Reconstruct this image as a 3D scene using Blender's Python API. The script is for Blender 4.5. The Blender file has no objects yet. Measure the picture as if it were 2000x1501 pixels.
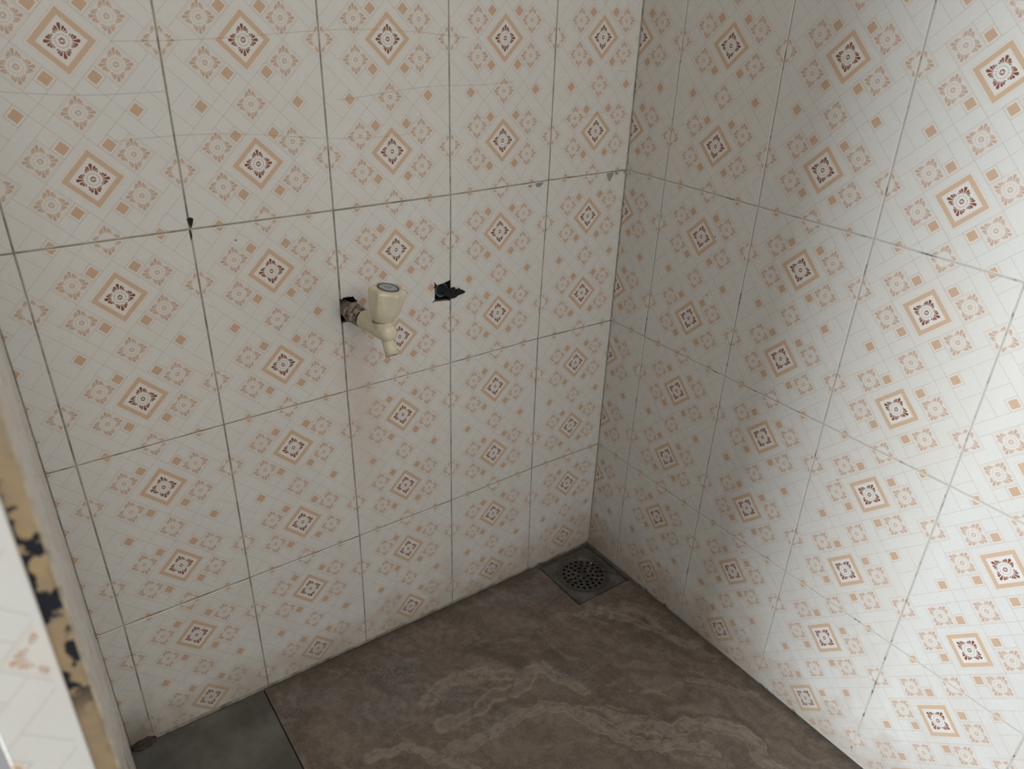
import bpy, bmesh, math, random
import numpy as np
from mathutils import Vector, Matrix, noise
from mathutils.geometry import tessellate_polygon
S = bpy.context.scene
COL = S.collection

# ------------------------------------------------------------------ camera
cam = bpy.data.cameras.new('camera'); camo = bpy.data.objects.new('camera', cam); COL.objects.link(camo)
cam.sensor_width = 36.0; cam.lens = 26.285; cam.clip_start = 0.01
RT = Vector((0.813859, -0.580132, 0.032875)); UP = Vector((0.24809, 0.398089, 0.883163)); BK = Vector((-0.525438, -0.710614, 0.467913))
M = Matrix.Identity(4)
for i in range(3):
    M[i][0] = RT[i]; M[i][1] = UP[i]; M[i][2] = BK[i]
M.translation = Vector((-1.01023, -1.03116, 1.16907))
camo.matrix_world = M
cam.dof.use_dof = True; cam.dof.focus_distance = 1.30; cam.dof.aperture_fstop = 6.0
S.camera = camo

# ------------------------------------------------------------------ light
S.view_settings.view_transform = 'Standard'; S.view_settings.look = 'None'
S.view_settings.gamma = 1.0; S.view_settings.use_curve_mapping = False
S.view_settings.exposure = 0.0
S.cycles.max_bounces = 6; S.cycles.adaptive_threshold = 0.07; S.cycles.adaptive_min_samples = 16
W = bpy.data.worlds.new('world'); S.world = W; W.use_nodes = True
W.node_tree.nodes['Background'].inputs[0].default_value = (0.97, 0.97, 0.97, 1)
W.node_tree.nodes['Background'].inputs[1].default_value = 0.345

def area(name, loc, target, sx, sy, power, col, spread=180):
    l = bpy.data.lights.new(name, 'AREA'); l.shape = 'RECTANGLE'; l.size = sx; l.size_y = sy
    l.energy = power; l.color = col; l.spread = math.radians(spread)
    o = bpy.data.objects.new(name, l); COL.objects.link(o); o.location = loc
    o.rotation_euler = (Vector(target) - Vector(loc)).to_track_quat('-Z', 'Y').to_euler()
    return o
area('doorway_daylight', (-2.40, -0.79, 0.36), (0.0, -0.79, 0.25), 0.46, 0.80, 58, (0.89, 0.95, 1.0))
area('window_daylight', (-0.85, -2.5, 1.9), (-0.6, 0.0, 0.6), 0.9, 0.8, 17.5, (1.0, 0.965, 0.90))

# ------------------------------------------------------------------ helpers
def tag(o, label=None, cat=None, group=None, kind=None):
    if label: o['label'] = label
    if cat: o['category'] = cat
    if group: o['group'] = group
    if kind: o['kind'] = kind
    return o

def link(name, me, mat=None, parent=None):
    o = bpy.data.objects.new(name, me); COL.objects.link(o)
    if mat is not None and not me.materials: me.materials.append(mat)
    if parent is not None: o.parent = parent
    return o

def empty(name, loc=(0, 0, 0)):
    o = bpy.data.objects.new(name, None); COL.objects.link(o); o.location = loc; o.empty_display_size = 0.02
    return o

def to_mesh(name, bm, smooth=False, angle=None):
    bmesh.ops.recalc_face_normals(bm, faces=bm.faces)
    me = bpy.data.meshes.new(name); bm.to_mesh(me); bm.free()
    if smooth:
        for p in me.polygons: p.use_smooth = True
        if angle is not None and hasattr(me, 'set_sharp_from_angle'):
            me.set_sharp_from_angle(angle=math.radians(angle))
    return me

def obj_at(name, me, mat, parent, origin):
    """link, with the object's origin moved to `origin` (mesh given in world space)"""
    me.transform(Matrix.Translation(-Vector(origin)))
    o = link(name, me, mat, parent); o.location = Vector(origin)
    if parent is not None: o.location = Vector(origin) - parent.location
    return o

# ---- tiny expression compiler: maths written as code becomes shader nodes
class X:
    nt = None
    def __init__(s, v): s.v = v
    @staticmethod
    def m(op, *a, clamp=False):
        n = X.nt.nodes.new('ShaderNodeMath'); n.operation = op; n.use_clamp = clamp
        for i, x in enumerate(a):
            x = x.v if isinstance(x, X) else x
            if isinstance(x, (int, float)): n.inputs[i].default_value = float(x)
            else: X.nt.links.new(x, n.inputs[i])
        return X(n.outputs[0])
    def __add__(s, o): return X.m('ADD', s, o)
    __radd__ = __add__
    def __sub__(s, o): return X.m('SUBTRACT', s, o)
    def __rsub__(s, o): return X.m('SUBTRACT', o, s)
    def __mul__(s, o): return X.m('MULTIPLY', s, o)
    __rmul__ = __mul__
    def __truediv__(s, o): return X.m('DIVIDE', s, o)
    def __lt__(s, o): return X.m('LESS_THAN', s, o)
    def __gt__(s, o): return X.m('GREATER_THAN', s, o)
def xabs(a): return X.m('ABSOLUTE', a)
def xmin(a, b): return X.m('MINIMUM', a, b)
def xmax(a, b): return X.m('MAXIMUM', a, b)
def clamp01(a): return X.m('ADD', a, 0.0, clamp=True)
def between(a, lo, hi): return X.m('COMPARE', a, (lo + hi) / 2, (hi - lo) / 2)
def ma(a, b, c): return X.m('MULTIPLY_ADD', a, b, c)

def new_mat(name):
    m = bpy.data.materials.new(name); m.use_nodes = True
    nt = m.node_tree; X.nt = nt
    b = nt.nodes['Principled BSDF']
    return m, nt, b
def rgb(nt, c):
    n = nt.nodes.new('ShaderNodeRGB'); n.outputs[0].default_value = (*c, 1); return n.outputs[0]
def mix(nt, f, a, b):
    n = nt.nodes.new('ShaderNodeMix'); n.data_type = 'RGBA'
    f = f.v if isinstance(f, X) else f
    if isinstance(f, (int, float)): n.inputs[0].default_value = f
    else: nt.links.new(f, n.inputs[0])
    for s, k in ((a, 6), (b, 7)):
        if isinstance(s, tuple): n.inputs[k].default_value = (*s, 1)
        else: nt.links.new(s, n.inputs[k])
    return n.outputs[2]
def tnoise(nt, vec, scale, detail=4, rough=0.55, dist=0.0):
    n = nt.nodes.new('ShaderNodeTexNoise'); n.inputs['Scale'].default_value = scale
    n.inputs['Detail'].default_value = detail; n.inputs['Roughness'].default_value = rough
    n.inputs['Distortion'].default_value = dist
    nt.links.new(vec, n.inputs['Vector']); return X(n.outputs['Fac'])
def vscale(nt, vec, s):
    n = nt.nodes.new('ShaderNodeVectorMath'); n.operation = 'MULTIPLY'
    nt.links.new(vec, n.inputs[0]); n.inputs[1].default_value = s; return n.outputs[0]
def position(nt):
    g = nt.nodes.new('ShaderNodeNewGeometry'); return g.outputs['Position']
def maprange(a, lo, hi, to0=0.0, to1=1.0):
    n = X.nt.nodes.new('ShaderNodeMapRange'); n.clamp = True
    X.nt.links.new(a.v, n.inputs[0])
    for i, x in enumerate((lo, hi, to0, to1)): n.inputs[i + 1].default_value = x
    return X(n.outputs[0])
def bump(nt, b, h, strength, dist):
    n = nt.nodes.new('ShaderNodeBump'); n.inputs['Strength'].default_value = strength; n.inputs['Distance'].default_value = dist
    nt.links.new(h.v, n.inputs['Height']); nt.links.new(n.outputs[0], b.inputs['Normal'])

def plain(name, col, rough=0.5, var=0.12, scale=60, col2=None, metallic=0.0, bmp=0.0):
    m, nt, b = new_mat(name)
    p = position(nt); n = tnoise(nt, p, scale, 5, 0.6)
    c2 = col2 if col2 else tuple(c * (1 - var) for c in col)
    c = mix(nt, maprange(n, 0.35, 0.65), col, c2)
    nt.links.new(c, b.inputs['Base Color'])
    b.inputs['Roughness'].default_value = rough; b.inputs['Metallic'].default_value = metallic
    if bmp: bump(nt, b, tnoise(nt, p, scale * 4, 3), bmp, 0.001)
    return m

# ------------------------------------------------------------------ glazed tile material
WHITE = (0.68, 0.672, 0.635)
def tile_material():
    m, nt, b = new_mat('printed_ceramic_glaze')
    uv = nt.nodes.new('ShaderNodeUVMap'); uv.uv_map = 'UVMap'
    sp = nt.nodes.new('ShaderNodeSeparateXYZ'); nt.links.new(uv.outputs[0], sp.inputs[0])
    u = X(sp.outputs[0]) * 200.0; v = X(sp.outputs[1]) * 300.0       # millimetres on the tile
    fx = xabs(u - 100.0)
    vv = X.m('PINGPONG', v, 75.0)                                      # 0 at joint, 75 at motif row
    fy = 75.0 - vv
    U = (fx + fy) * 0.04; V = (fx - fy) * 0.04                         # lattice of 25 mm
    # ---- line network
    wl = 0.0118
    def at(a, v): return X.m('COMPARE', a, float(v), wl)
    # (most segments end where the folded domain ends; only the others need a limit)
    ls = [at(U, 2), at(V, 2) * (U < 4.01), at(V, -2),
          xmax(at(U, 4), at(U, 5)) * (V < 3.0), at(V, -1) * (U > 1.99),
          at(V, 0) * (U > 1.99) * (1.0 - between(U, 4.01, 4.99)),
          at(U, 3) * between(V, -1, 0), at(V, 3), at(V, 1) * (U > 4.99)]
    line = ls[0]
    for s in ls[1:]: line = xmax(line, s)
    # ---- which motif
    s1x = fx - 50.0; s1y = fy - 25.0
    L0 = fx + fy
    L1 = xabs(s1x) + xabs(s1y); L2 = fx + xabs(fy - 75.0); L3 = xabs(fx - 100.0) + fy
    i1 = L1 < 25.0; i2 = L2 < 25.0; i3 = L3 < 25.0
    lx = ma(i1, -50.0, ma(i3, -100.0, fx)); ly = ma(i1, -25.0, ma(i2, -75.0, fy))
    sat = xmax(xmax(i1, i2), i3)
    ax = xabs(lx); ay = xabs(ly)
    L = ax + ay
    P = xmax(ax, ay); Q = xmin(ax, ay)
    # ---- petals: tapered capsules
    def petal(p0, q0, p1, q1, r0, r1):
        dx = p1 - p0; dy = q1 - q0; ll = dx * dx + dy * dy
        k = -(p0 * dx + q0 * dy) / ll
        t = ma(P, dx / ll, k) if abs(dy) < 1e-9 else ma(Q, dy / ll, ma(P, dx / ll, k))
        t.v.node.use_clamp = True
        ex = ma(t, -dx, P - p0); ey = ma(t, -dy, Q - q0) if abs(dy) > 1e-9 else Q
        d2 = ma(ex, ex, ey * ey)
        r = ma(t, r1 - r0, r0)
        return d2 < r * r
    pet = petal(10.2, 0, 16.5, 0, 0.35, 2.0)
    for a in ((10.2, 1.7, 13.9, 3.9, 0.3, 1.5), (9.5, 3.3, 11.6, 5.7, 0.3, 1.25), (8.5, 4.7, 9.0, 6.6, 0.3, 0.85)):
        pet = xmax(pet, petal(*a))
    r = X.m('SQRT', ma(lx, lx, ly * ly))
    ang = X.m('ARCTAN2', ly, lx)
    ring = between(r, 6.48, 7.32) * (X.m('COSINE', ang * 16.0) > 0.1)
    ros = between(r, 1.3, 3.3) * (xabs(X.m('COSINE', ang * 4.0 + 0.9)) > 0.35)
    # centres of motifs cut by the tile edge are left blank
    centre = xmax(ring, ros) * (1.0 - xmax(i3, i2 * (xabs(v - 150.0) > 100.0)))
    motif = xmax(pet, centre) * (L < 21.0)
    main = L0 < 30.0
    satm = motif * sat; mainm = motif * main * (1.0 - sat)
    # ---- solid squares
    q1 = xabs(fx - 25.0) + xabs(fy - 37.5); q2 = xabs(fx - 62.5) + xabs(fy - 75.0)
    sq = xmin(q1, q2)
    sqf = sq < 8.3
    halo = xmax(xmax(between(sq, 8.3, 9.9), between(L0, 34.6, 36.4)), between(L0, 24.2, 26.0))
    satoutline = sat * between(L, 21.6, 22.3)
    sathalo = sat * (L < 22.3)
    frame = between(L0, 26.0, 34.6)
    thin = xmax(xmax(between(L0, 37.3, 38.0), between(L0, 22.4, 22.9)), between(sq, 11.0, 11.6))
    margin = between(u, 2.2, 197.8) * between(v, 2.2, 297.8)
    # ---- colours (slight cloudiness of the glaze)
    p = position(nt)
    g = tnoise(nt, p, 14.0, 3, 0.65)
    cloud = g
    base = mix(nt, maprange(cloud, 0.35, 0.65), WHITE, (0.675, 0.648, 0.60))
    oi = nt.nodes.new('ShaderNodeObjectInfo')
    base = mix(nt, X(oi.outputs['Random']) * 0.5, base, (0.655, 0.66, 0.645))
    c = mix(nt, sathalo * 0.32, base, (0.72, 0.645, 0.57))
    c = mix(nt, (L0 < 24.0) * 0.5, c, (0.78, 0.76, 0.73))
    c = mix(nt, line * margin * 0.9, c, (0.41, 0.35, 0.30))
    c = mix(nt, thin * margin * 0.55, c, (0.50, 0.44, 0.39))
    c = mix(nt, halo * margin * 0.8, c, (0.77, 0.68, 0.58))
    c = mix(nt, frame, c, (0.585, 0.435, 0.315))
    sqc = mix(nt, cloud, (0.56, 0.41, 0.27), (0.56, 0.38, 0.29))
    c = mix(nt, sqf * margin, c, sqc)
    c = mix(nt, satoutline * margin * 0.8, c, (0.62, 0.45, 0.36))
    c = mix(nt, satm * margin * 0.9, c, (0.50, 0.345, 0.255))
    c = mix(nt, mainm, c, (0.235, 0.074, 0.034))
    # ---- wear: hairline crazing high on the left wall, specks, grime near the floor
    ps = nt.nodes.new('ShaderNodeSeparateXYZ'); nt.links.new(p, ps.inputs[0])
    pz = X(ps.outputs[2]); px = X(ps.outputs[0]); py = X(ps.outputs[1])
    hair = None
    for zi, a1, a2, ph in ((0.983, 5.3, 16.0, 0.4), (1.040, 7.1, 21.0, 2.2), (1.098, 4.4, 13.0, 4.1)):
        wv = X.m('SINE', px * a1 + ph) * 0.011 + X.m('SINE', px * a2 + ph * 2) * 0.0045
        h_ = (xabs(pz - zi - wv) < 0.0004) * (X.m('SINE', px * (a1 * 1.7) + ph * 3) > -0.25)
        hair = h_ if hair is None else xmax(hair, h_)
    hair = hair * (px < -0.02)
    c = mix(nt, hair * 0.45, c, (0.25, 0.21, 0.17))
    vo = nt.nodes.new('ShaderNodeTexVoronoi'); vo.inputs['Scale'].default_value = 22.0
    nt.links.new(p, vo.inputs['Vector'])
    sc = nt.nodes.new('ShaderNodeSeparateColor'); nt.links.new(vo.outputs['Color'], sc.inputs[0])
    spot = (X(vo.outputs['Distance']) < (X(sc.outputs[1]) * 0.030 + 0.008)) * (X(sc.outputs[0]) > 0.88)
    c = mix(nt, spot * 0.75, c, (0.12, 0.09, 0.06))
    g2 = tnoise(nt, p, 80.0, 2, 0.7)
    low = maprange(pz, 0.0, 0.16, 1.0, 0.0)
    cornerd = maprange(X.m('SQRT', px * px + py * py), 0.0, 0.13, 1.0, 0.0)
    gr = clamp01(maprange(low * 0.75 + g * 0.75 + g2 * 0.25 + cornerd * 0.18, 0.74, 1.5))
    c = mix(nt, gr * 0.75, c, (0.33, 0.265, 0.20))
    film = maprange(pz, 0.62, 0.0) * maprange(g, 0.35, 0.7)
    c = mix(nt, film * 0.22, c, (0.45, 0.40, 0.37))
    # rust run below the tap
    rx = maprange(xabs(px + 0.562 + (g - 0.5) * 0.05), 0.008, 0.05, 1.0, 0.0)
    rz = maprange(pz, 0.72, 0.60) * maprange(pz, 0.30, 0.56)
    rr = rx * rz * (py > -0.004)
    c = mix(nt, rr * 0.40, c, (0.50, 0.37, 0.31))
    # dark brown band low down at the far left of the wall
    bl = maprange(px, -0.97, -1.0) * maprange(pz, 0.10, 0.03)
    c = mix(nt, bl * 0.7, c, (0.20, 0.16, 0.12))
    nt.links.new(c, b.inputs['Base Color'])
    rgh = maprange(g, 0.3, 0.8, 0.20, 0.42)
    nt.links.new(rgh.v, b.inputs['Roughness'])
    b.inputs['IOR'].default_value = 1.45; b.inputs['Specular IOR Level'].default_value = 0.4
    bn = tnoise(nt, p, 26.0, 1)
    bump(nt, b, bn, 0.10, 0.004)
    return m
TILE = tile_material()

def grout_material(name, light, dark, thr0, thr1):
    m, nt, b = new_mat(name)
    p = position(nt); n = tnoise(nt, p, 26.0, 6, 0.7)
    nt.links.new(mix(nt, maprange(n, thr0, thr1), light, dark), b.inputs['Base Color'])
    b.inputs['Roughness'].default_value = 0.9
    bump(nt, b, tnoise(nt, p, 220, 3), 0.5, 0.001)
    return m
GROUT_L = grout_material('grey_grout', (0.40, 0.375, 0.32), (0.14, 0.12, 0.09), 0.42, 0.66)
GROUT_R = grout_material('pale_grout', (0.50, 0.48, 0.43), (0.10, 0.095, 0.085), 0.54, 0.63)
GROUT_D = grout_material('floor_edge_grime', (0.06, 0.047, 0.034), (0.03, 0.024, 0.018), 0.4, 0.6)
MORTAR = plain('dark_mortar', (0.045, 0.04, 0.034), 0.95, col2=(0.012, 0.011, 0.010), scale=90)
CLAY = plain('unglazed_clay', (0.34, 0.32, 0.28), 0.9, 0.3, 120)

# ------------------------------------------------------------------ floor plane (falls towards the drain)
def fz(x, y): return -0.012 - 0.0205 * x - 0.011 * y

# ------------------------------------------------------------------ wall building
TT = 0.0062      # tile thickness
JW = 0.0011      # half joint width
def prism(outer, holes, front, depth, place, mats=None, uvf=None, bevel=0.0, cap_holes=False, side_mat=False):
    """plate in a wall plane; place(a, b, d) -> world (d = depth into the wall)"""
    bm = bmesh.new()
    uvl = bm.loops.layers.uv.new('UVMap')
    loops = [outer] + list(holes)
    fl = []
    def inset(poly, e):
        n = len(poly); out = []
        for i in range(n):
            a = Vector(poly[i - 1]); p = Vector(poly[i]); c = Vector(poly[(i + 1) % n])
            d1 = (p - a).normalized(); d2 = (c - p).normalized()
            n1 = Vector((-d1.y, d1.x)); n2 = Vector((-d2.y, d2.x))
            k = n1 + n2; k = k / max(0.3, k.dot(n1)) if k.length > 1e-6 else n1
            out.append(tuple(p + k * e))
        return out
    vmap = {}
    def mk(q, d):
        v = bm.verts.new(place(q[0], q[1], d)); vmap[v] = q; return v
    if bevel:
        o_in = inset(outer, bevel)
        ring = [mk(q, front) for q in o_in]
        ring2 = [mk(q, front + bevel * 0.8) for q in outer]
        n = len(outer)
        for i in range(n):
            bm.faces.new((ring[i], ring[(i + 1) % n], ring2[(i + 1) % n], ring2[i]))
        rings_front = [ring]; rings_side = [ring2]; sidestart = [front + bevel * 0.8]
    else:
        r0 = [mk(q, front) for q in outer]; rings_front = [r0]; rings_side = [r0]
    for h in holes:
        r0 = [mk(q, front) for q in h]; rings_front.append(r0); rings_side.append(r0)
    allv = [v for r_ in rings_front for v in r_]
    tri = tessellate_polygon([[Vector((*vmap[v], 0)) for v in r_] for r_ in rings_front])
    for t in tri:
        try: bm.faces.new([allv[i] for i in t])
        except ValueError: pass
    for k, r_ in enumerate(rings_side):
        back = [mk(vmap[v], depth) for v in r_]
        n = len(r_)
        for i in range(n):
            f = bm.faces.new((r_[i], r_[(i + 1) % n], back[(i + 1) % n], back[i]))
            f.material_index = 1 if (k > 0 or side_mat) else 0
        if k > 0 and cap_holes:
            f = bm.faces.new(back); f.material_index = 1
        if k == 0 and not holes: bm.faces.new(back)
    if uvf:
        for f in bm.faces:
            for l in f.loops: l[uvl].uv = uvf(*vmap[l.vert])
    return bm

def ccw(poly):
    a = sum(poly[i - 1][0] * poly[i][1] - poly[i][0] * poly[i - 1][1] for i in range(len(poly)))
    return poly if a > 0 else poly[::-1]

H = 0.30231; ZC = 0.26992
def zrow(iz): return ZC + (iz - 1) * H
DL = {(0, 3): (1.4, 0.7), (1, 3): (1.3, -1.7), (2, 3): (1.0, -1.6), (3, 3): (-0.8, -1.2), (4, 3): (-1.0, -1.8), (0, 2): (-3.5, 1.5), (1, 2): (-0.6, 0.4), (2, 2): (0.1, 0.3), (3, 2): (-0.1, 0.2), (4, 2): (0.2, -1.8), (0, 1): (-1.8, 1.7), (1, 1): (-0.2, -1.3), (2, 1): (2.0, -1.2), (3, 1): (-0.8, -0.6), (4, 1): (2.2, 0.0), (0, 0): (3.0, 0), (1, 0): (0.8, 0), (2, 0): (-1.1, 0), (3, 0): (-0.5, 0), (4, 0): (-0.7, 0),
      (-1, 3): (0, 1.0), (-1, 2): (0, -2.0), (-1, 1): (0, -0.8), (5, 3): (0, -1.5), (5, 2): (0, -1.5), (5, 1): (0, 0)}
DR = {(0, 3): (1.0, 1.5), (1, 3): (-2.9, 1.3), (2, 3): (-1.8, 1.9), (3, 3): (0.4, 0.3), (0, 2): (2.0, -0.9), (1, 2): (0.1, -0.8), (2, 2): (0.5, 1.9), (3, 2): (-0.2, 3.8), (0, 1): (4.1, -1.4), (1, 1): (1.6, -1.3), (2, 1): (-1.0, 0.8), (3, 1): (-0.3, 1.0), (0, 0): (4.0, 0), (1, 0): (2.6, 0), (2, 0): (-1.0, 0), (3, 0): (0.4, 0),
      (-1, 3): (0, 1.0), (-1, 2): (0, -2.0), (-1, 1): (0, -0.8)}
XI = -1.0234                                     # inner face of the partition
def nodeL(ix, iz):
    x = 0.0 if ix < 0 else (XI if ix >= 5 else -(0.18576 + 0.2 * ix))
    d = DL.get((ix, iz), (0, 0))
    x += d[0] / 1000
    z = fz(x, 0) + 0.0035 if iz == 0 else zrow(iz) + d[1] / 1000
    return (x, z)
def nodeR(ix, iz):                               # a = y
    y = 0.0 if ix < 0 else -(0.09957 + 0.2 * ix)
    d = DR.get((ix, iz), (0, 0))
    y += d[0] / 1000
    z = fz(0, y) + 0.0025 if iz == 0 else zrow(iz) + d[1] / 1000
    return (y, z)
placeL = lambda a, b, d: (a, d, b)
placeR = lambda a, b, d: (d, a, b)
placeP = lambda a, b, d: (XI - d, a, b)          # partition inner face
placeE = lambda a, b, d: (a, -0.650 + d, b)      # partition end face
rnd = random.Random(4)

NROW = 7
def shrink(q, j):
    """pull the four corners (ll, lr, ur, ul) in by the half joint"""
    (a, b, c, d) = q
    return [(a[0] + j, a[1] + j), (b[0] - j, b[1] + j), (c[0] - j, c[1] - j), (d[0] + j, d[1] - j)]

# hole outlines on the left wall (metres, x then z)
NOTCH1 = [(-0.5855, 0.7330), (-0.580, 0.7365), (-0.572, 0.7368), (-0.5665, 0.7345), (-0.5635, 0.7355), (-0.5600, 0.7290), (-0.5565, 0.7265), (-0.5595, 0.7215), (-0.5588, 0.7080), (-0.5630, 0.6985), (-0.5720, 0.6950), (-0.5855, 0.6945)]
NOTCH2 = [(-0.3868, 0.6925), (-0.3950, 0.6935), (-0.4080, 0.6952), (-0.4160, 0.6962), (-0.4215, 0.6946), (-0.4225, 0.6960), (-0.4168, 0.6995), (-0.4166, 0.7200), (-0.4195, 0.7215), (-0.4190, 0.7225), (-0.4166, 0.7228), (-0.4172, 0.7300), (-0.4150, 0.7300), (-0.4130, 0.7250), (-0.4000, 0.7262), (-0.3868, 0.7290)]

def build_tile(quad, place, uvf, parent, outer=None, tilt=None, th=TT, side=None):
    poly = outer if outer else quad
    poly = ccw(poly)
    a, bb = tilt if tilt else (0, 0)
    ctr = (sum(q[0] for q in quad) / 4, sum(q[1] for q in quad) / 4)
    pl = lambda x, z, d: place(x, z, d + (x - ctr[0]) * a + (z - ctr[1]) * bb + off)
    off = rnd.uniform(-0.00025, 0.00025)
    bm = prism(poly, [], 0.0, th, pl, uvf=uvf, bevel=0.0 if outer else 0.0008, side_mat=True)
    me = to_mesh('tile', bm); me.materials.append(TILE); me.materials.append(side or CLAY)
    return obj_at('tile', me, None, parent, place(ctr[0], ctr[1], 0))

def wall_left():
    w = prism([(XI - 0.02, -0.05), (0.02, -0.05), (0.02, zrow(NROW)), (XI - 0.02, zrow(NROW))],
              [ccw([(-0.587, 0.6930), (-0.5575, 0.6930), (-0.5575, 0.7350), (-0.587, 0.7350)]),
               ccw([(-0.4185, 0.6925), (-0.3855, 0.6925), (-0.3855, 0.7290), (-0.4185, 0.7290)])],
              0.0009, 0.055, placeL, cap_holes=True)
    me = to_mesh('wall_left', w)
    me.materials.append(GROUT_L); me.materials.append(MORTAR)
    W_ = link('wall_left', me); tag(W_, kind='structure')
    for iz in range(NROW):
        for ix in range(-1, 5):
            ul, ur = nodeL(ix + 1, iz + 1), nodeL(ix, iz + 1)
            ll, lr = nodeL(ix + 1, iz), nodeL(ix, iz)
            q = shrink([ll, lr, ur, ul], JW)
            # nominal placement of the print on this tile
            if ix < 0: x0 = (ul[0] + ll[0]) / 2; uf = lambda x, x0=x0: (x - x0) / 0.2
            elif ix == 4: x0 = (ur[0] + lr[0]) / 2; uf = lambda x, x0=x0: 1 + (x - x0) / 0.2
            else:
                x0 = (ul[0] + ll[0]) / 2; x1 = (ur[0] + lr[0]) / 2
                uf = lambda x, x0=x0, x1=x1: (x - x0) / (x1 - x0)
            zt = (ul[1] + ur[1]) / 2
            if iz == 0: vf = lambda z, zt=zt: 1 + (z - zt) / H
            else:
                zb = (ll[1] + lr[1]) / 2; vf = lambda z, zt=zt, zb=zb: (z - zb) / (zt - zb)
            uvf = lambda x, z, uf=uf, vf=vf: (uf(x), vf(z))
            outer = None
            if (ix, iz) == (1, 2): outer = [q[0], q[1], q[2], q[3]] + NOTCH1
            if (ix, iz) == (0, 2): pass
            if ix == 1 and iz == 2:
                # tile right of the second joint: notch for the pipe on its left edge, square cut-out on its right edge
                outer = [q[0], q[1]] + [(q[1][0] if i in (0, len(NOTCH2) - 1) else a, z) for i, (a, z) in enumerate(NOTCH2)] + [q[2], q[3]] \
                        + [(q[3][0] if i in (0, len(NOTCH1) - 1) else a, z) for i, (a, z) in enumerate(NOTCH1)]
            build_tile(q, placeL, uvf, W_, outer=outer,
                       tilt=(rnd.uniform(-0.002, 0.002), rnd.uniform(-0.0012, 0.0012)))
    # chipped glaze under the second row joint, beside the room corner
    for pts in ([(-0.2135, 0.8728), (-0.1965, 0.8735), (-0.1985, 0.8695), (-0.2050, 0.8655), (-0.2110, 0.8670)],
                [(-0.0490, 0.8735), (-0.0325, 0.8740), (-0.0340, 0.8680), (-0.0400, 0.8580), (-0.0455, 0.8640)],
                [(-0.0290, 0.8738), (-0.0200, 0.8740), (-0.0230, 0.8690)],
                [(-0.0080, 0.8742), (-0.0020, 0.8745), (-0.0040, 0.8690)],
                [(-0.2290, 0.8700), (-0.2240, 0.8718), (-0.2215, 0.8690), (-0.2255, 0.8670)]):
        bm = prism(ccw(pts), [], -0.0005, 0.0004, placeL)
        c = (sum(q[0] for q in pts) / len(pts), 0, sum(q[1] for q in pts) / len(pts))
        tag(obj_at('chip', to_mesh('chip', bm), CLAY, W_, c), 'grey chip in the glaze where the clay shows')
    # dark crumbs of mortar at the node of the third joint
    for pts in ([(-0.7885, 0.8880), (-0.7835, 0.8895), (-0.7800, 0.8870), (-0.7825, 0.8790), (-0.7850, 0.8745), (-0.7868, 0.8800)],
                [(-0.7880, 0.8720), (-0.7858, 0.8730), (-0.7850, 0.8650), (-0.7872, 0.8590)]):
        bm = prism(ccw(pts), [], -0.0006, 0.0006, placeL)
        tag(obj_at('mortar_crumb', to_mesh('mortar_crumb', bm), MORTAR, W_, (pts[0][0], 0, pts[0][1])), 'black crumb of mortar at the tile corner')
    return W_
WL = wall_left()

YEND = 10
def wall_right():
    yl = nodeR(YEND, 3)[0]
    w = prism([(yl, -0.05), (0.02, -0.05), (0.02, zrow(NROW)), (yl, zrow(NROW))], [], 0.0007, 0.08, placeR)
    me = to_mesh('wall_right', w); me.materials.append(GROUT_R)
    W_ = link('wall_right', me); tag(W_, kind='structure')
    for iz in range(NROW):
        for ix in range(-1, YEND):
            ul, ur = nodeR(ix + 1, iz + 1), nodeR(ix, iz + 1)
            ll, lr = nodeR(ix + 1, iz), nodeR(ix, iz)
            q = shrink([ll, lr, ur, ul], JW)
            if ix < 0: y0 = (ul[0] + ll[0]) / 2; uf = lambda y, y0=y0: (y - y0) / 0.2
            else:
                y0 = (ul[0] + ll[0]) / 2; y1 = (ur[0] + lr[0]) / 2
                uf = lambda y, y0=y0, y1=y1: (y - y0) / (y1 - y0)
            zt = (ul[1] + ur[1]) / 2
            if iz == 0: vf = lambda z, zt=zt: 1 + (z - zt) / H
            else:
                zb = (ll[1] + lr[1]) / 2; vf = lambda z, zt=zt, zb=zb: (z - zb) / (zt - zb)
            uvf = lambda y, z, uf=uf, vf=vf: (uf(y), vf(z))
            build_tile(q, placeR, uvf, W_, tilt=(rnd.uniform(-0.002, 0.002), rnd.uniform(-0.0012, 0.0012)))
    return W_
WR = wall_right()

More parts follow.
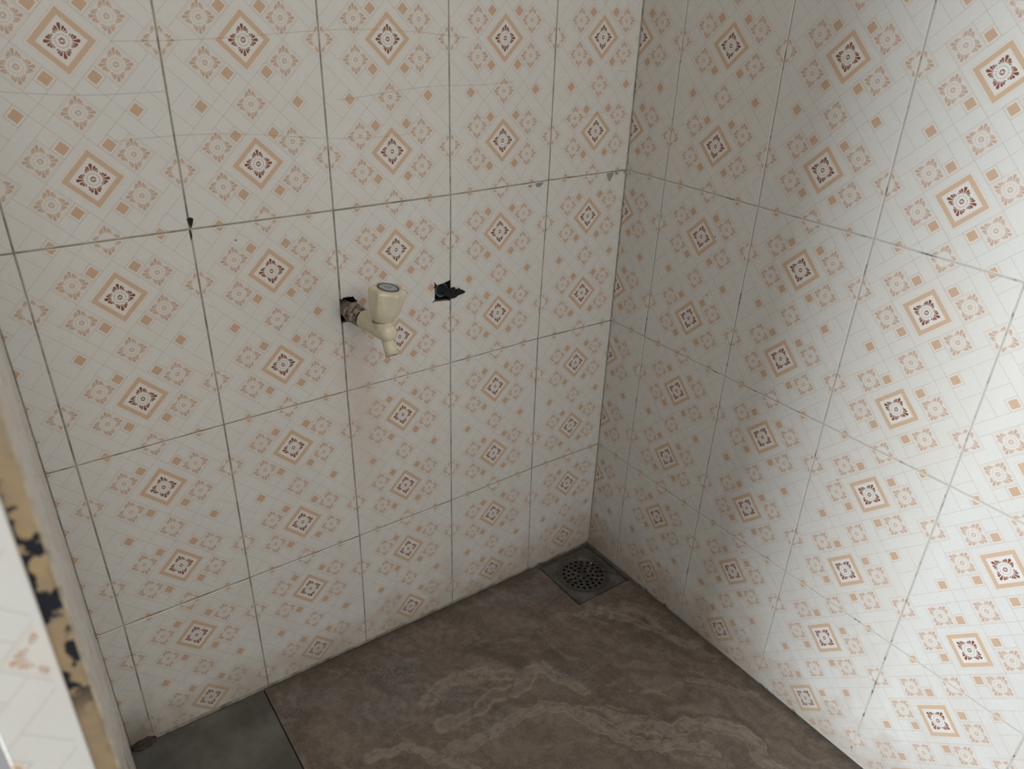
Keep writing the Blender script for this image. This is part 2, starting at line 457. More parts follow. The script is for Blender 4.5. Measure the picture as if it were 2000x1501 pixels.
# ------------------------------------------------------------------ floor
def floor_stone():
    m, nt, b = new_mat('brown_veined_stone')
    p = position(nt)
    def attr(n):
        a = nt.nodes.new('ShaderNodeAttribute'); a.attribute_name = n; return X(a.outputs['Fac'])
    n1 = tnoise(nt, p, 7.0, 6, 0.6, 0.6); n2 = tnoise(nt, p, 60.0, 6, 0.7); n3 = tnoise(nt, p, 260.0, 3, 0.6)
    c = mix(nt, maprange(n1, 0.33, 0.68), (0.095, 0.070, 0.052), (0.165, 0.130, 0.102))
    c = mix(nt, maprange(n2, 0.42, 0.62) * 0.38, c, (0.24, 0.20, 0.165))
    # flowing strata
    dv = nt.nodes.new('ShaderNodeVectorMath'); dv.operation = 'ADD'
    nn = nt.nodes.new('ShaderNodeTexNoise'); nn.inputs['Scale'].default_value = 5.0; nn.inputs['Detail'].default_value = 4
    nt.links.new(p, nn.inputs['Vector'])
    nt.links.new(vscale(nt, nn.outputs['Color'], (0.25, 0.25, 0)), dv.inputs[0]); nt.links.new(p, dv.inputs[1])
    mp = nt.nodes.new('ShaderNodeMapping'); mp.inputs['Rotation'].default_value = (0, 0, math.radians(58)); nt.links.new(dv.outputs[0], mp.inputs[0])
    st = tnoise(nt, vscale(nt, mp.outputs[0], (5.0, 38.0, 1)), 1.0, 4, 0.6)
    c = mix(nt, maprange(st, 0.53, 0.58) * maprange(n2, 0.3, 0.6) * 0.34, c, (0.27, 0.23, 0.19))
    c = mix(nt, maprange(st, 0.47, 0.40) * 0.30, c, (0.075, 0.055, 0.042))
    va = attr('vein'); vein = clamp01(va * 0.62 + maprange(va, 0.06, 0.22) * (1.0 - maprange(va, 0.22, 0.42)) * 0.75) * maprange(n2, 0.30, 0.50)
    c = mix(nt, vein * 0.60, c, (0.36, 0.315, 0.265))
    c = mix(nt, attr('dark') * maprange(n2, 0.35, 0.55) * 0.75, c, (0.035, 0.025, 0.02))
    c = mix(nt, attr('film') * maprange(n2, 0.25, 0.6) * 0.42, c, (0.25, 0.25, 0.255))
    # crazed dirt
    vo = nt.nodes.new('ShaderNodeTexVoronoi'); vo.feature = 'DISTANCE_TO_EDGE'; vo.inputs['Scale'].default_value = 130; nt.links.new(p, vo.inputs['Vector'])
    c = mix(nt, (X(vo.outputs['Distance']) < 0.07) * attr('craze') * 0.7, c, (0.05, 0.042, 0.036))
    c = mix(nt, maprange(n3, 0.60, 0.70) * 0.5, c, (0.05, 0.038, 0.03))
    c = mix(nt, maprange(n3, 0.42, 0.34) * 0.35, c, (0.30, 0.26, 0.22))
    # grime gathering at the walls and drain
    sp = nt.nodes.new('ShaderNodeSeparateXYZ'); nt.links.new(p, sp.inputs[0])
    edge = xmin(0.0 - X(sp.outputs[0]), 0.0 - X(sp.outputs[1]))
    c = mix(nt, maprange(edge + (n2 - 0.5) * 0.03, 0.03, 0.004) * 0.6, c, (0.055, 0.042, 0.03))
    nt.links.new(c, b.inputs['Base Color'])
    nt.links.new(maprange(n1, 0.3, 0.7, 0.38, 0.62).v, b.inputs['Roughness'])
    bump(nt, b, n2 + n3 * 0.4, 0.25, 0.0012)
    return m
STONE = floor_stone()
SLATE = plain('grey_slab', (0.15, 0.148, 0.130), 0.6, col2=(0.085, 0.080, 0.068), scale=14, bmp=0.3)

X0 = -0.7965                                        # joint between grey and brown floor slabs
DR0 = (-0.1590, -0.1535); DR1 = (-0.0100, -0.0060)   # drain cut-out corners (x0,y0)-(x1,y1)

VEINS = [  # (polyline in mm, width mm, strength)
    ([(-290, -392), (-284, -436), (-243, -452), (-232, -482), (-184, -500), (-140, -532), (-118, -560), (-118, -590), (-134, -620), (-130, -660)], 13, 1.0),
    ([(-610, -300), (-553, -308), (-495, -316), (-433, -311), (-385, -320), (-352, -350), (-332, -392), (-320, -436), (-296, -474), (-262, -500), (-225, -520), (-190, -560)], 10, 0.9),
    ([(-172, -184), (-140, -190), (-116, -200), (-90, -212), (-68, -231), (-58, -255), (-56, -282), (-63, -318), (-48, -361), (-8, -375)], 6, 0.9),
    ([(-120, -215), (-98, -240), (-84, -270), (-70, -300)], 9, 0.5),
    ([(-114, -428), (-71, -462), (-60, -493), (-25, -523)], 5, 0.8),
    ([(-222, -380), (-207, -394), (-177, -429)], 3, 0.6),
    ([(-210, -150), (-165, -178), (-120, -185)], 5, 0.5),
    ([(-360, -250), (-400, -262), (-450, -250), (-520, -262), (-560, -250)], 14, 0.45),
    ([(-560, -190), (-500, -175), (-440, -195), (-380, -235), (-330, -250), (-300, -330)], 16, 0.35),
    ([(-330, -360), (-300, -400), (-290, -450), (-250, -470)], 9, 0.5),
    ([(-700, -240), (-640, -250), (-600, -300), (-560, -360)], 12, 0.3)]
DARKS = [([(-288, -372), (-278, -414), (-240, -428), (-228, -462), (-178, -474), (-128, -512), (-98, -550), (-98, -590), (-112, -615)], 4, 0.75),
         ([(-440, -130), (-417, -133), (-390, -170), (-368, -204)], 9, 0.5), ([(-310, -225), (-288, -240), (-300, -290)], 16, 0.55),
         ([(-368, -204), (-350, -215), (-372, -228)], 13, 0.6), ([(-610, -96), (-590, -100)], 12, 0.4)]
FILMS = [([(-580, -96), (-560, -110)], 28, 0.9), ([(-650, -150), (-630, -170), (-600, -165)], 34, 0.7), ([(-525, -205), (-505, -225)], 24, 0.6),
         ([(-330, -30), (-250, -62), (-190, -80)], 16, 0.75), ([(-305, -275), (-280, -290)], 20, 0.5), ([(-760, -60), (-720, -70), (-690, -85)], 26, 0.6), ([(-480, -300), (-450, -300)], 15, 0.5)]
CRAZE = [([(-600, -92), (-565, -112)], 26, 1.0), ([(-640, -60), (-620, -70)], 14, 0.6), ([(-310, -280), (-285, -290)], 18, 0.6), ([(-540, -205), (-510, -220)], 14, 0.6)]

def seg_field(px, py, specs, warp=0.0, soft=1.0):
    out = np.zeros(len(px))
    for pl, w, s in specs:
        d = np.full(len(px), 1e9)
        for (ax_, ay_), (bx_, by_) in zip(pl[:-1], pl[1:]):
            vx, vy = bx_ - ax_, by_ - ay_; L = vx * vx + vy * vy
            t = np.clip(((px - ax_) * vx + (py - ay_) * vy) / L, 0, 1)
            d = np.minimum(d, np.hypot(px - ax_ - t * vx, py - ay_ - t * vy))
        out = np.maximum(out, s * np.clip(1.25 - d / (w * soft), 0, 1))
    return out

def slab(x0, x1, y0, y1, mat, parent, step=0.003, cut=None, attrs=False, top=0.0, th=0.012):
    def axis(a, b, extra):
        v = list(np.linspace(a, b, max(2, int((b - a) / step) + 1)))
        for e in extra:
            if a < e < b:
                k = int(np.argmin([abs(q - e) for q in v])); v[k] = e
        return v
    xs = axis(x0, x1, (cut[0][0], cut[1][0]) if cut else ()); ys = axis(y0, y1, (cut[0][1], cut[1][1]) if cut else ())
    nx, ny = len(xs), len(ys)
    P = [(x, y) for y in ys for x in xs]
    be = 0.0012
    def zt(x, y):
        z = fz(x, y) + top
        return z
    verts = [(x, y, zt(x, y)) for x, y in P]; faces = []
    keep = lambda cx, cy: not (cut and cut[0][0] < cx < cut[1][0] and cut[0][1] < cy < cut[1][1])
    for j in range(ny - 1):
        for i in range(nx - 1):
            if keep((xs[i] + xs[i + 1]) / 2, (ys[j] + ys[j + 1]) / 2):
                a = j * nx + i; faces.append((a, a + 1, a + nx + 1, a + nx))
    # rim walls
    cnt = {}
    for f in faces:
        for k in range(4):
            e = (f[k], f[(k + 1) % 4]); cnt[e] = 1
    low = {}
    rim = []
    for (a, b) in list(cnt):
        if (b, a) not in cnt:
            for v in (a, b):
                if v not in low:
                    low[v] = len(verts); x, y, z = verts[v]; verts.append((x, y, z - th))
            rim.append((b, a, low[a], low[b]))
    faces += rim
    me = bpy.data.meshes.new('floor_tile'); me.from_pydata(verts, [], faces); me.update()
    if attrs:
        px = np.array([v[0] for v in verts]) * 1000; py = np.array([v[1] for v in verts]) * 1000
        wx = np.array([noise.noise(Vector((x / 28, y / 28, 0))) for x, y in zip(px, py)]) * 9
        wy = np.array([noise.noise(Vector((x / 28, y / 28, 5))) for x, y in zip(px, py)]) * 9
        wx += np.array([noise.noise(Vector((x / 9, y / 9, 1))) for x, y in zip(px, py)]) * 4
        wy += np.array([noise.noise(Vector((x / 9, y / 9, 7))) for x, y in zip(px, py)]) * 4
        for nm, sp, so in (('vein', VEINS, 1.0), ('dark', DARKS, 1.0), ('film', FILMS, 1.5), ('craze', CRAZE, 1.2)):
            a = me.attributes.new(nm, 'FLOAT', 'POINT'); a.data.foreach_set('value', seg_field(px + wx, py + wy, sp, soft=so).astype(np.float32))
    me.materials.append(mat)
    o = link('floor_tile', me, parent=parent)
    return o

def floor():
    # mortar bed with the drain well in it
    well = [(-0.0845 + 0.058 * math.cos(a), -0.0805 + 0.058 * math.sin(a)) for a in [i * math.tau / 28 for i in range(28)]]
    pl = lambda a, b, d: (a, b, fz(a, b) - d)
    bm = prism([(-2.6, -2.1), (0.03, -2.1), (0.03, 0.03), (-2.6, 0.03)], [ccw(well)], 0.0075, 0.09, pl, cap_holes=True)
    me = to_mesh('floor', bm); me.materials.append(GROUT_D); me.materials.append(MORTAR)
    F = link('floor', me); tag(F, kind='structure')
    t = slab(X0 + 0.001, -0.0022, -0.802, -0.0035, STONE, F, cut=(DR0, DR1), attrs=True)
    tag(t, 'brown veined stone slab')
    t2 = slab(XI + 0.0005, X0 - 0.001, -0.802, -0.0035, SLATE, F, step=0.02, top=-0.0015)
    tag(t2, 'dark grey slab')
    t3 = slab(-0.80 + 0.003, -0.0022, -1.60, -0.806, STONE, F, step=0.05)
    tag(t3, 'brown veined stone slab')
    t4 = slab(-1.6, -0.80, -1.60, -0.806, SLATE, F, step=0.05)
    tag(t4, 'dark grey slab')
    t5 = slab(-1.9, -1.105, -0.802, 0.0, SLATE, F, step=0.05)
    tag(t5, 'dark grey slab')
    return F
FL = floor()

# muddy lump where partition, wall and floor meet
def mud():
    bm = bmesh.new()
    bmesh.ops.create_icosphere(bm, subdivisions=4, radius=1.0)
    for v in bm.verts:
        n = noise.noise(v.co * 2.2) * 0.3 + noise.noise(v.co * 6) * 0.15
        v.co = Vector((v.co.x * 0.020 * (1 + n), v.co.y * 0.010 * (1 + n), v.co.z * 0.010 * (1 + n)))
        v.co += Vector((-1.004, -0.003, fz(-1.0, 0) + 0.0))
    return obj_at('dirt_lump', to_mesh('dirt_lump', bm, True), MUD, None, (-1.004, -0.003, fz(-1.0, 0)))
MUD = plain('mud', (0.085, 0.068, 0.05), 0.95, col2=(0.035, 0.03, 0.024), scale=120, bmp=0.6)
tag(mud(), 'small lump of dark dirt at the foot of the left wall beside the partition', 'dirt')

# ------------------------------------------------------------------ partition (left edge of the picture)
def partition_end_material():
    m, nt, b = new_mat('old_adhesive')
    p = position(nt)
    n = tnoise(nt, vscale(nt, p, (75, 60, 62)), 1.0, 3, 0.5); n2 = tnoise(nt, p, 25, 4)
    c = mix(nt, maprange(n2, 0.35, 0.65), (0.47, 0.345, 0.19), (0.36, 0.28, 0.20))
    ps = nt.nodes.new('ShaderNodeSeparateXYZ'); nt.links.new(p, ps.inputs[0])
    band = maprange(X(ps.outputs[2]), 0.955, 0.93) * maprange(X(ps.outputs[2]), 0.77, 0.80)
    c = mix(nt, maprange(n, 0.495, 0.54) * band, c, (0.014, 0.016, 0.024))
    nt.links.new(c, b.inputs['Base Color']); b.inputs['Roughness'].default_value = 0.85
    bump(nt, b, n, 0.6, 0.003)
    return m
ADH = partition_end_material()
BRICK = plain('raw_partition', (0.20, 0.185, 0.17), 0.9, 0.3, 40)
BISC = plain('tan_biscuit', (0.52, 0.44, 0.33), 0.85, 0.3, 90)
def partition():
    zt = zrow(NROW)
    yend = -0.6405
    bm = bmesh.new()
    # core with a lumpy end strip: grid on the end face
    xa, xb = XI - 0.0020, -1.0725
    nz = 420; nx = 8
    rows = []
    for k in range(nz + 1):
        z = -0.02 + (zt + 0.02) * k / nz
        r_ = []
        for i in range(nx + 1):
            x = xa + (xb - xa) * i / nx
            d = noise.noise(Vector((x * 160, 0, z * 70))) * 0.0016 + noise.noise(Vector((x * 50, 3, z * 22))) * 0.0018
            r_.append(bm.verts.new((x, yend + d - 0.001, z)))
        rows.append(r_)
    for k in range(nz):
        for i in range(nx): bm.faces.new((rows[k][i], rows[k][i + 1], rows[k + 1][i + 1], rows[k + 1][i]))
    def q(pts): bm.faces.new([bm.verts.new(v) for v in pts])
    q([(xa, yend, -0.02), (xa, 0.0, -0.02), (xa, 0.0, zt), (xa, yend, zt)])
    q([(xb, yend, -0.02), (xb, yend, zt), (xb, 0.0, zt), (xb, 0.0, -0.02)])
    q([(xa, yend, zt), (xb, yend, zt), (xb, 0.0, zt), (xa, 0.0, zt)])
    me = to_mesh('wall_near', bm, True, 40); me.materials.append(ADH); me.materials.append(MORTAR)
    for p in me.polygons:
        if p.area > 0.1 and p.center.x < XI - 0.03 and abs(p.normal.x) > 0.9: p.material_index = 1
    W_ = link('wall_near', me); tag(W_, kind='structure')
    # glazed tiles on the inner face
    js = [0.0, -0.165, -0.365, -0.565, -0.6445]
    for iz in range(NROW):
        for k in range(len(js) - 1):
            a1, a0 = js[k], js[k + 1]
            zb = (fz(XI, (a0 + a1) / 2) + 0.003) if iz == 0 else zrow(iz) - 0.0015
            ztp = zrow(iz + 1) - 0.0015
            qd = shrink([(a0, zb), (a1, zb), (a1, ztp), (a0, ztp)], 0.0008)
            if k == 0: uf = lambda y: 1 + y / 0.2 + 0.0 - 0.0
            else: uf = lambda y, a1=a1: 1 + (y - a1) / 0.2
            vf = (lambda z, t_=ztp: 1 + (z - t_) / H)
            outer = None
            if k == len(js) - 2:                       # broken outer edge
                n = 46; ed = []
                for i in range(1, n):
                    z = ztp - 0.001 - (ztp - zb - 0.002) * i / n
                    ed.append((qd[0][0] + abs(noise.noise(Vector((z * 90, 2, 0)))) * 0.005 + abs(noise.noise(Vector((z * 25, 7, 0)))) * 0.006, z))
                outer = [qd[0], qd[1], qd[2], qd[3]] + ed
            build_tile(qd, placeP, lambda y, z, uf=uf, vf=vf: (uf(y), vf(z)), W_, outer=outer, th=0.0019, side=BISC)
    # tile strips on the end face; the print is cut so that the sheared flower sits at the outer edge
    ex0, ex1 = -1.0735, -1.0350
    for iz in range(NROW):
        z1 = 0.700 + (iz - 1) * H; z0 = z1 - H if iz else 0.0 + fz(-1.05, -0.65) + 0.002
        if iz == NROW - 1: z1 = zrow(NROW)
        qd = shrink([(ex0, z0), (ex1, z0), (ex1, z1), (ex0, z1)], 0.0008)
        build_tile(qd, placeE, lambda x, z: (1.0 + (x - ex1 + 0.003) / 0.2, (z - 0.838 + 0.225) / H - (math.floor((z - 0.70) / H) * 0)), W_)
    bm = bmesh.new()
    return W_
partition()

# ------------------------------------------------------------------ lathe helper
def lathe(profile, origin, axis, seg=40, rmod=None, cap=(True, True), ref=None):
    """profile: (t, r) along axis"""
    a = Vector(axis).normalized()
    ref = Vector(ref) if ref else (Vector((0, 0, 1)) if abs(a.z) < 0.9 else Vector((1, 0, 0)))
    e1 = (ref - a * ref.dot(a)).normalized(); e2 = a.cross(e1)
    bm = bmesh.new(); rings = []
    for t, r in profile:
        ring = []
        for k in range(seg):
            th = math.tau * k / seg
            rr = r * (rmod(th, t) if rmod else 1.0)
            ring.append(bm.verts.new(Vector(origin) + a * t + (e1 * math.cos(th) + e2 * math.sin(th)) * rr))
        rings.append(ring)
    for i in range(len(rings) - 1):
        for k in range(seg):
            bm.faces.new((rings[i][k], rings[i][(k + 1) % seg], rings[i + 1][(k + 1) % seg], rings[i + 1][k]))
    if cap[0]: bm.faces.new(rings[0][::-1])
    if cap[1]: bm.faces.new(rings[-1])
    return bm
def merge(bms):
    out = bmesh.new()
    for b in bms:
        me = bpy.data.meshes.new('tmp'); b.to_mesh(me); b.free(); out.from_mesh(me); bpy.data.meshes.remove(me)
    return out

# ------------------------------------------------------------------ tap
def cream_material():
    m, nt, b = new_mat('cream_plastic')
    p = position(nt)
    n = tnoise(nt, p, 55, 5, 0.6); n2 = tnoise(nt, p, 160, 4, 0.7)
    c = mix(nt, maprange(n, 0.35, 0.7), (0.68, 0.635, 0.48), (0.60, 0.545, 0.41))
    c = mix(nt, maprange(n2, 0.62, 0.72) * 0.6, c, (0.24, 0.15, 0.09))
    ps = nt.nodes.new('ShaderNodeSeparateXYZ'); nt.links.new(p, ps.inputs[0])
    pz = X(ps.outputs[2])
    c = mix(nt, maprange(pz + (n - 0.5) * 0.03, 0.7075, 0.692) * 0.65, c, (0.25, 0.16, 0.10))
    nt.links.new(c, b.inputs['Base Color']); b.inputs['Roughness'].default_value = 0.33
    bump(nt, b, n2, 0.12, 0.001)
    return m
CREAM = cream_material()
THREAD = plain('stained_thread', (0.46, 0.40, 0.31), 0.8, col2=(0.07, 0.038, 0.024), scale=130, bmp=0.6)
PIPE = plain('rusty_grey_pipe', (0.20, 0.175, 0.15), 0.7, col2=(0.20, 0.10, 0.07), scale=60, bmp=0.4)
RUST = plain('brown_stain', (0.22, 0.13, 0.08), 0.8, col2=(0.45, 0.38, 0.27), scale=140)
CRACK = plain('dark_crack', (0.02, 0.012, 0.008), 0.95)
RING = plain('dark_grey_ring', (0.10, 0.10, 0.095), 0.45)
BADGE = plain('pale_blue_badge', (0.42, 0.43, 0.47), 0.4, 0.15, 200)
INK = plain('faded_ink', (0.10, 0.11, 0.14), 0.5)

PX, PZ = -0.5748, 0.7155
def tap():
    T = empty('water_tap', (PX, 0.0, PZ))
    tag(T, 'cream plastic water tap with a fluted knob on a corroded threaded pipe', 'tap')
    ax = (0, -1, 0)
    def add(name, bm, mat, parent=T, smooth=True, angle=35):
        o = link(name, to_mesh(name, bm, smooth, angle), mat); bpy.context.view_layer.update()
        # mesh is in world space: move origin
        c = sum((v.co for v in o.data.vertices), Vector()) / len(o.data.vertices)
        base = parent.matrix_world.translation if parent is not None else Vector()
        o.data.transform(Matrix.Translation(-c)); o.parent = parent; o.location = c - base
        bpy.context.view_layer.update()
        return o
    # stub pipe in the wall
    pipe = lathe([(-0.046, 0.0125), (0.020, 0.0125), (0.022, 0.0118)], (PX, 0, PZ), ax, 32)
    add('pipe', pipe, PIPE)
    # threaded nipple wrapped with old tape: helical ridges
    seg = 48; n = 64; bm = bmesh.new(); rings = []
    for i in range(n + 1):
        t = 0.018 + 0.043 * i / n
        ring = []
        for k in range(seg):
            th = math.tau * k / seg
            ph = (t / 0.0052 + k / seg) % 1.0
            r = 0.0126 + 0.0024 * (1 - abs(2 * ph - 1)) ** 0.7
            r += noise.noise(Vector((math.cos(th) * 3, math.sin(th) * 3, t * 160))) * 0.0010
            if t < 0.024: r += 0.0012
            ring.append(bm.verts.new(Vector((PX + math.cos(th) * r, -t, PZ + math.sin(th) * r))))
        rings.append(ring)
    for i in range(n):
        for k in range(seg): bm.faces.new((rings[i][k], rings[i][(k + 1) % seg], rings[i + 1][(k + 1) % seg], rings[i + 1][k]))
    bm.faces.new(rings[0]); bm.faces.new(rings[-1])
    add('threaded_nipple', bm, THREAD, angle=60)
    # added core: the dark of the sleeve's gap is put into its near-black colour
    add('gap_core', lathe([(0.056, 0.0134), (0.084, 0.0134)], (PX, 0, PZ), ax, 32), CRACK)
    # body: broken rear rim, barrel, domed nose
    seg = 56; prof = [(0.0, 0.0150), (0.004, 0.0150), (0.012, 0.0149), (0.026, 0.0147), (0.040, 0.0146), (0.054, 0.0145), (0.068, 0.0143), (0.076, 0.0132), (0.081, 0.0108), (0.0835, 0.0065), (0.0843, 0.0015)]
    bm = bmesh.new(); rings = []
    for i, (t, r) in enumerate(prof):
        ring = []
        for k in range(seg):
            th = math.tau * k / seg
            rag = 0.0
            if i <= 1: rag = (0.010 * max(0, noise.noise(Vector((math.cos(th) * 2.1, math.sin(th) * 2.1, 4)))) + 0.005 * noise.noise(Vector((math.cos(th) * 6, math.sin(th) * 6, 1)))) * (1 - i * 0.55)
            ring.append(bm.verts.new((PX + math.cos(th) * r, -(0.0665 + t + rag), PZ + math.sin(th) * r)))
        rings.append(ring)
    for i in range(len(rings) - 1):
        for k in range(seg): bm.faces.new((rings[i][k], rings[i][(k + 1) % seg], rings[i + 1][(k + 1) % seg], rings[i + 1][k]))
    bm.faces.new(rings[-1])
    inner = lathe([(0.076, 0.0138), (0.092, 0.0138)], (PX, 0, PZ), ax, 32, cap=(False, True))
    # bonnet neck rising from the barrel
    neck = lathe([(0.0, 0.0138), (0.010, 0.0140), (0.0125, 0.0152), (0.0145, 0.0150)], (PX, -0.1290, PZ), (0, 0, 1), 40)
    body = merge([bm, inner, neck])
    add('tap_body', body, CREAM)
    add('rim_stain', lathe([(0.0142, 0.0150), (0.0146, 0.0160), (0.0160, 0.0161), (0.0165, 0.0150)], (PX, -0.1290, PZ), (0, 0, 1), 40), RUST)  # brown stain under the knob, shaped as a thin added ring
    # spout: leans forward and down, hollow end
    so = Vector((PX, -0.1290, PZ)); sd = Vector((0.0, -0.50, -0.86)).normalized()
    sp = lathe([(0.0, 0.0086), (0.012, 0.0086), (0.024, 0.0090), (0.032, 0.0094), (0.0375, 0.0099), (0.0380, 0.0095), (0.0380, 0.0070), (0.024, 0.0064)], so, sd, 36)
    add('spout', sp, CREAM)
    # knob: fluted, wider at the top
    hz = PZ + 0.0165; hy = -0.1290
    ph = math.radians(-116)
    def rmod(th, t):                         # six shallow flutes between sharp ridges
        amp = 0.19 * min(1, max(0, (t - 0.003) / 0.034))
        return 1.0 - amp * abs(math.cos(3 * (th - ph)))
    prof = [(-0.003, 0.0135), (0.0, 0.0150), (0.002, 0.0163), (0.006, 0.0182), (0.012, 0.0208), (0.020, 0.0232), (0.030, 0.0250), (0.042, 0.0264), (0.0495, 0.0274), (0.0525, 0.0266), (0.0545, 0.0245), (0.0555, 0.0200), (0.0557, 0.0165)]
    prof = [(t * 0.88 if t > 0 else t, r) for t, r in prof]
    kax = Vector((0.165, -0.19, 1.0)).normalized()
    kb = lathe(prof, (PX, hy, hz), kax, 100, rmod=rmod, ref=(1, 0, 0))
    knob = add('knob', kb, CREAM, angle=50)
    top = tuple(Vector((PX, hy, hz)) + kax * 0.0485)
    rg = add('badge_ring', lathe([(0.0, 0.0160), (0.0012, 0.0160), (0.0018, 0.0150), (0.0018, 0.0132), (0.0008, 0.0126), (0.0, 0.0126)], top, kax, 48, cap=(False, False)), RING, knob)
    bd = add('badge', lathe([(0.0, 0.0127), (0.0010, 0.0127), (0.0013, 0.0115)], top, kax, 48), BADGE, knob)
    # faded, unreadable imprint: short strokes in two rows, facing the room
    bs = []
    dirx = Vector((0.88, -0.47, 0)); dirx = (dirx - kax * dirx.dot(kax)).normalized(); diry = kax.cross(dirx)
    r2 = random.Random(3)
    for row, (n, w, y) in enumerate(((7, 0.0018, 0.0008), (4, 0.0015, -0.0042))):
        for i in range(n):
            c = Vector(top) + dirx * ((i - (n - 1) / 2) * w) + diry * y + kax * 0.00145
            b = bmesh.new(); bmesh.ops.create_cube(b, size=1.0)
            ang = math.atan2(dirx.y, dirx.x) + r2.uniform(-0.5, 0.5)
            b.transform(Matrix.Translation(c) @ kax.to_track_quat('Z', 'Y').to_matrix().to_4x4() @ Matrix.Rotation(ang, 4, 'Z') @ Matrix.Diagonal((0.0006 + 0.0005 * r2.random(), 0.0022 if row == 0 else 0.0013, 0.0003, 1)))
            bs.append(b)
    add('imprint', merge(bs), INK, bd, smooth=False)
    T.rotation_euler = (math.radians(-5.5), 0, 0)
    return T
tap()

# ------------------------------------------------------------------ second hole: conduit end and torn black plastic
def conduit():
    c = (-0.3985, 0.0, 0.7110)
    bm = lathe([(0.0, 0.0128), (0.040, 0.0128), (0.042, 0.0122), (0.042, 0.0108), (0.010, 0.0104)], (c[0], 0.050, c[2]), (0, -1, 0), 36)
    o = obj_at('conduit', to_mesh('conduit', bm, True, 40), plain('slate_blue_pvc', (0.12, 0.15, 0.18), 0.35, 0.3, 80), None, (c[0], 0.05, c[2]))
    tag(o, 'blue-grey pipe end inside the square hole in the left wall', 'pipe')
conduit()
def torn():
    pts = [(-0.3970, 0.7080), (-0.3925, 0.7125), (-0.3895, 0.7145), (-0.3820, 0.7155), (-0.3802, 0.7172), (-0.3785, 0.7130), (-0.3735, 0.7120), (-0.3715, 0.7142), (-0.3692, 0.7108), (-0.3640, 0.7088), (-0.3585, 0.7045), (-0.3640, 0.7030), (-0.3735, 0.7005), (-0.3790, 0.6975), (-0.3845, 0.6960), (-0.3900, 0.6985), (-0.3955, 0.7020)]
    x0, x1 = -0.3975, -0.3585
    def pl(a, b, d):
        t = (a - x0) / (x1 - x0)
        return (a, 0.006 - 0.0115 * min(1, t * 1.8) + 0.002 * max(0, t - 0.6) + 0.0012 * math.sin(b * 900) + d, b)
    bm = prism(ccw(pts), [], -0.0008, 0.0008, pl)
    bmesh.ops.subdivide_edges(bm, edges=bm.edges, cuts=1)
    m = plain('torn_black_plastic', (0.004, 0.004, 0.004), 0.85, col2=(0.012, 0.014, 0.013), scale=150, bmp=0.5)
    o = obj_at('plastic_scrap', to_mesh('plastic_scrap', bm), m, None, (-0.38, 0.0, 0.706))
    tag(o, 'torn black plastic scrap poking out of the square hole in the left wall', 'scrap')
torn()

# ------------------------------------------------------------------ floor drain
def steel(name, c1, c2, metallic=0.55, rough=0.5, sc=35):
    m, nt, b = new_mat(name)
    p = position(nt); n = tnoise(nt, p, sc, 6, 0.65); n2 = tnoise(nt, p, sc * 5, 4, 0.7)
    c = mix(nt, maprange(n, 0.35, 0.65), c1, c2)
    c = mix(nt, maprange(n2, 0.58, 0.72) * 0.5, c, (0.03, 0.024, 0.018))
    nt.links.new(c, b.inputs['Base Color']); b.inputs['Metallic'].default_value = metallic
    nt.links.new(maprange(n2, 0.3, 0.7, rough - 0.1, rough + 0.2).v, b.inputs['Roughness'])
    bump(nt, b, n2, 0.2, 0.001)
    return m
STEEL = steel('dull_steel', (0.18, 0.18, 0.165), (0.085, 0.08, 0.07))
STEELD = steel('grimy_strainer', (0.15, 0.145, 0.13), (0.06, 0.055, 0.048))
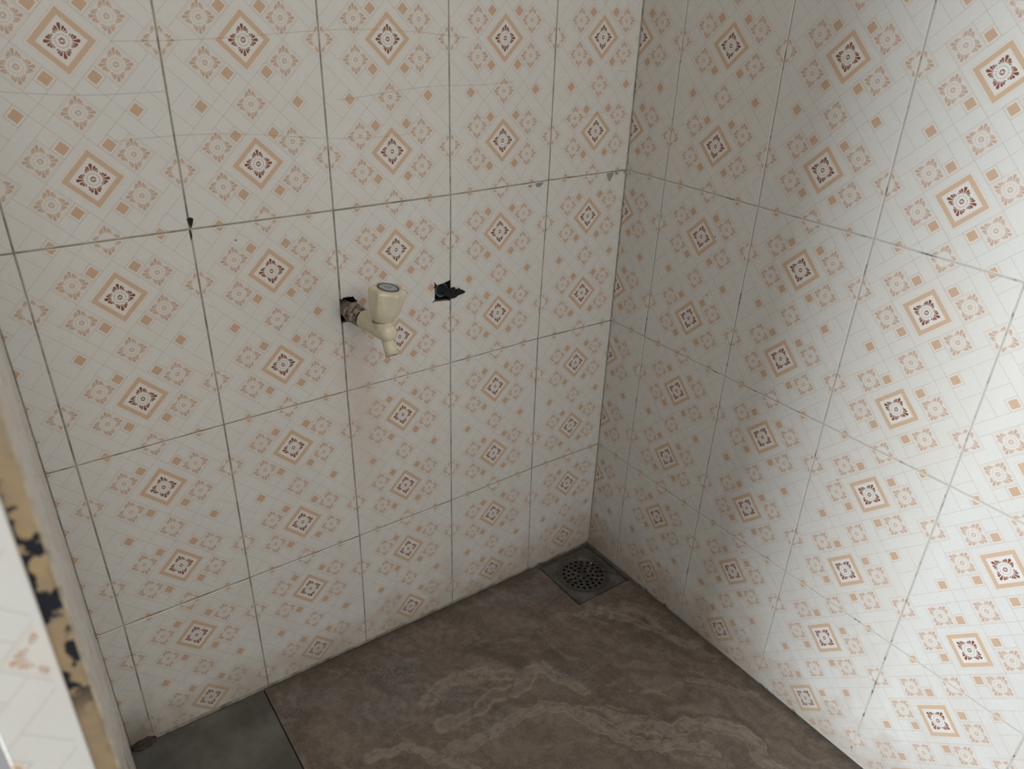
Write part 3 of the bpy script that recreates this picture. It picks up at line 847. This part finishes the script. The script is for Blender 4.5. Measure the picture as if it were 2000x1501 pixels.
def drain():
    cx, cy = -0.0832, -0.0786; zz = fz(cx, cy) - 0.0035
    D = empty('floor_drain', (cx, cy, zz))
    tag(D, 'square grimy steel floor drain with a round perforated strainer in the room corner', 'drain')
    R0 = 0.0600
    def pl(a, b, d): return (cx + a, cy + b, fz(cx + a, cy + b) - 0.0035 - d)
    def loc(o):
        o.parent = D; o.location = (0, 0, 0)
        o.data.transform(Matrix.Translation(-D.location)); return o
    circ = lambda r, n=64: [(r * math.cos(i * math.tau / n), r * math.sin(i * math.tau / n)) for i in range(n)]
    hw = 0.0705
    bm = prism([(-hw, -hw), (hw, -hw), (hw, hw), (-hw, hw)], [circ(R0)], 0.0, 0.0030, pl)
    o = loc(link('drain_plate', to_mesh('drain_plate', bm), STEEL))
    # strainer: shallow dish with five rings of holes
    holes = []
    for n, r, s in ((20, 0.0440, 0.0039), (15, 0.0335, 0.0039), (10, 0.0230, 0.0039), (5, 0.0120, 0.0037)):
        for k in range(n):
            a = math.tau * (k + (0.35 if n in (15, 5) else 0)) / n
            c = (r * math.cos(a), r * math.sin(a))
            holes.append([(c[0] + s * math.cos(t * math.tau / 10), c[1] + s * math.sin(t * math.tau / 10)) for t in range(10)])
    def dish(a, b, d):
        r = math.hypot(a, b) / R0
        x, y, z = pl(a, b, d)
        return (x, y, z - 0.0016 * max(0.0, min(1.0, (1.0 - r) / 0.14)))
    # build with a rim ring so that the dish edge is modelled
    Rm = 0.0510
    bm1 = prism(circ(Rm, 64), holes, 0.0004, 0.0022, dish)
    for f in bm1.faces: f.material_index = 0
    bm2 = bmesh.new()
    prof = [(R0 - 0.0003, -0.0006), (R0 - 0.0020, -0.0010), (R0 - 0.0042, -0.0008), (Rm, 0.0004)]
    rs = []
    for r, d in prof:
        rs.append([bm2.verts.new(dish(r * math.cos(i * math.tau / 64), r * math.sin(i * math.tau / 64), d)) for i in range(64)])
    for i in range(len(rs) - 1):
        for k in range(64): bm2.faces.new((rs[i][k], rs[i][(k + 1) % 64], rs[i + 1][(k + 1) % 64], rs[i + 1][k]))
    s = loc(link('strainer', to_mesh('strainer', merge([bm1, bm2])), STEELD))
    # retaining screw, the one bright spot
    sc = lathe([(0.0, 0.0026), (0.0008, 0.0026), (0.0016, 0.0016), (0.0018, 0.0004)], pl(0.040, 0.018, -0.0002), (0, 0, 1), 16)
    scr = loc(link('screw', to_mesh('screw', sc, True), plain('bright_steel', (0.7, 0.7, 0.68), 0.2, metallic=1.0)))
    scr.parent = D
    return D
drain()
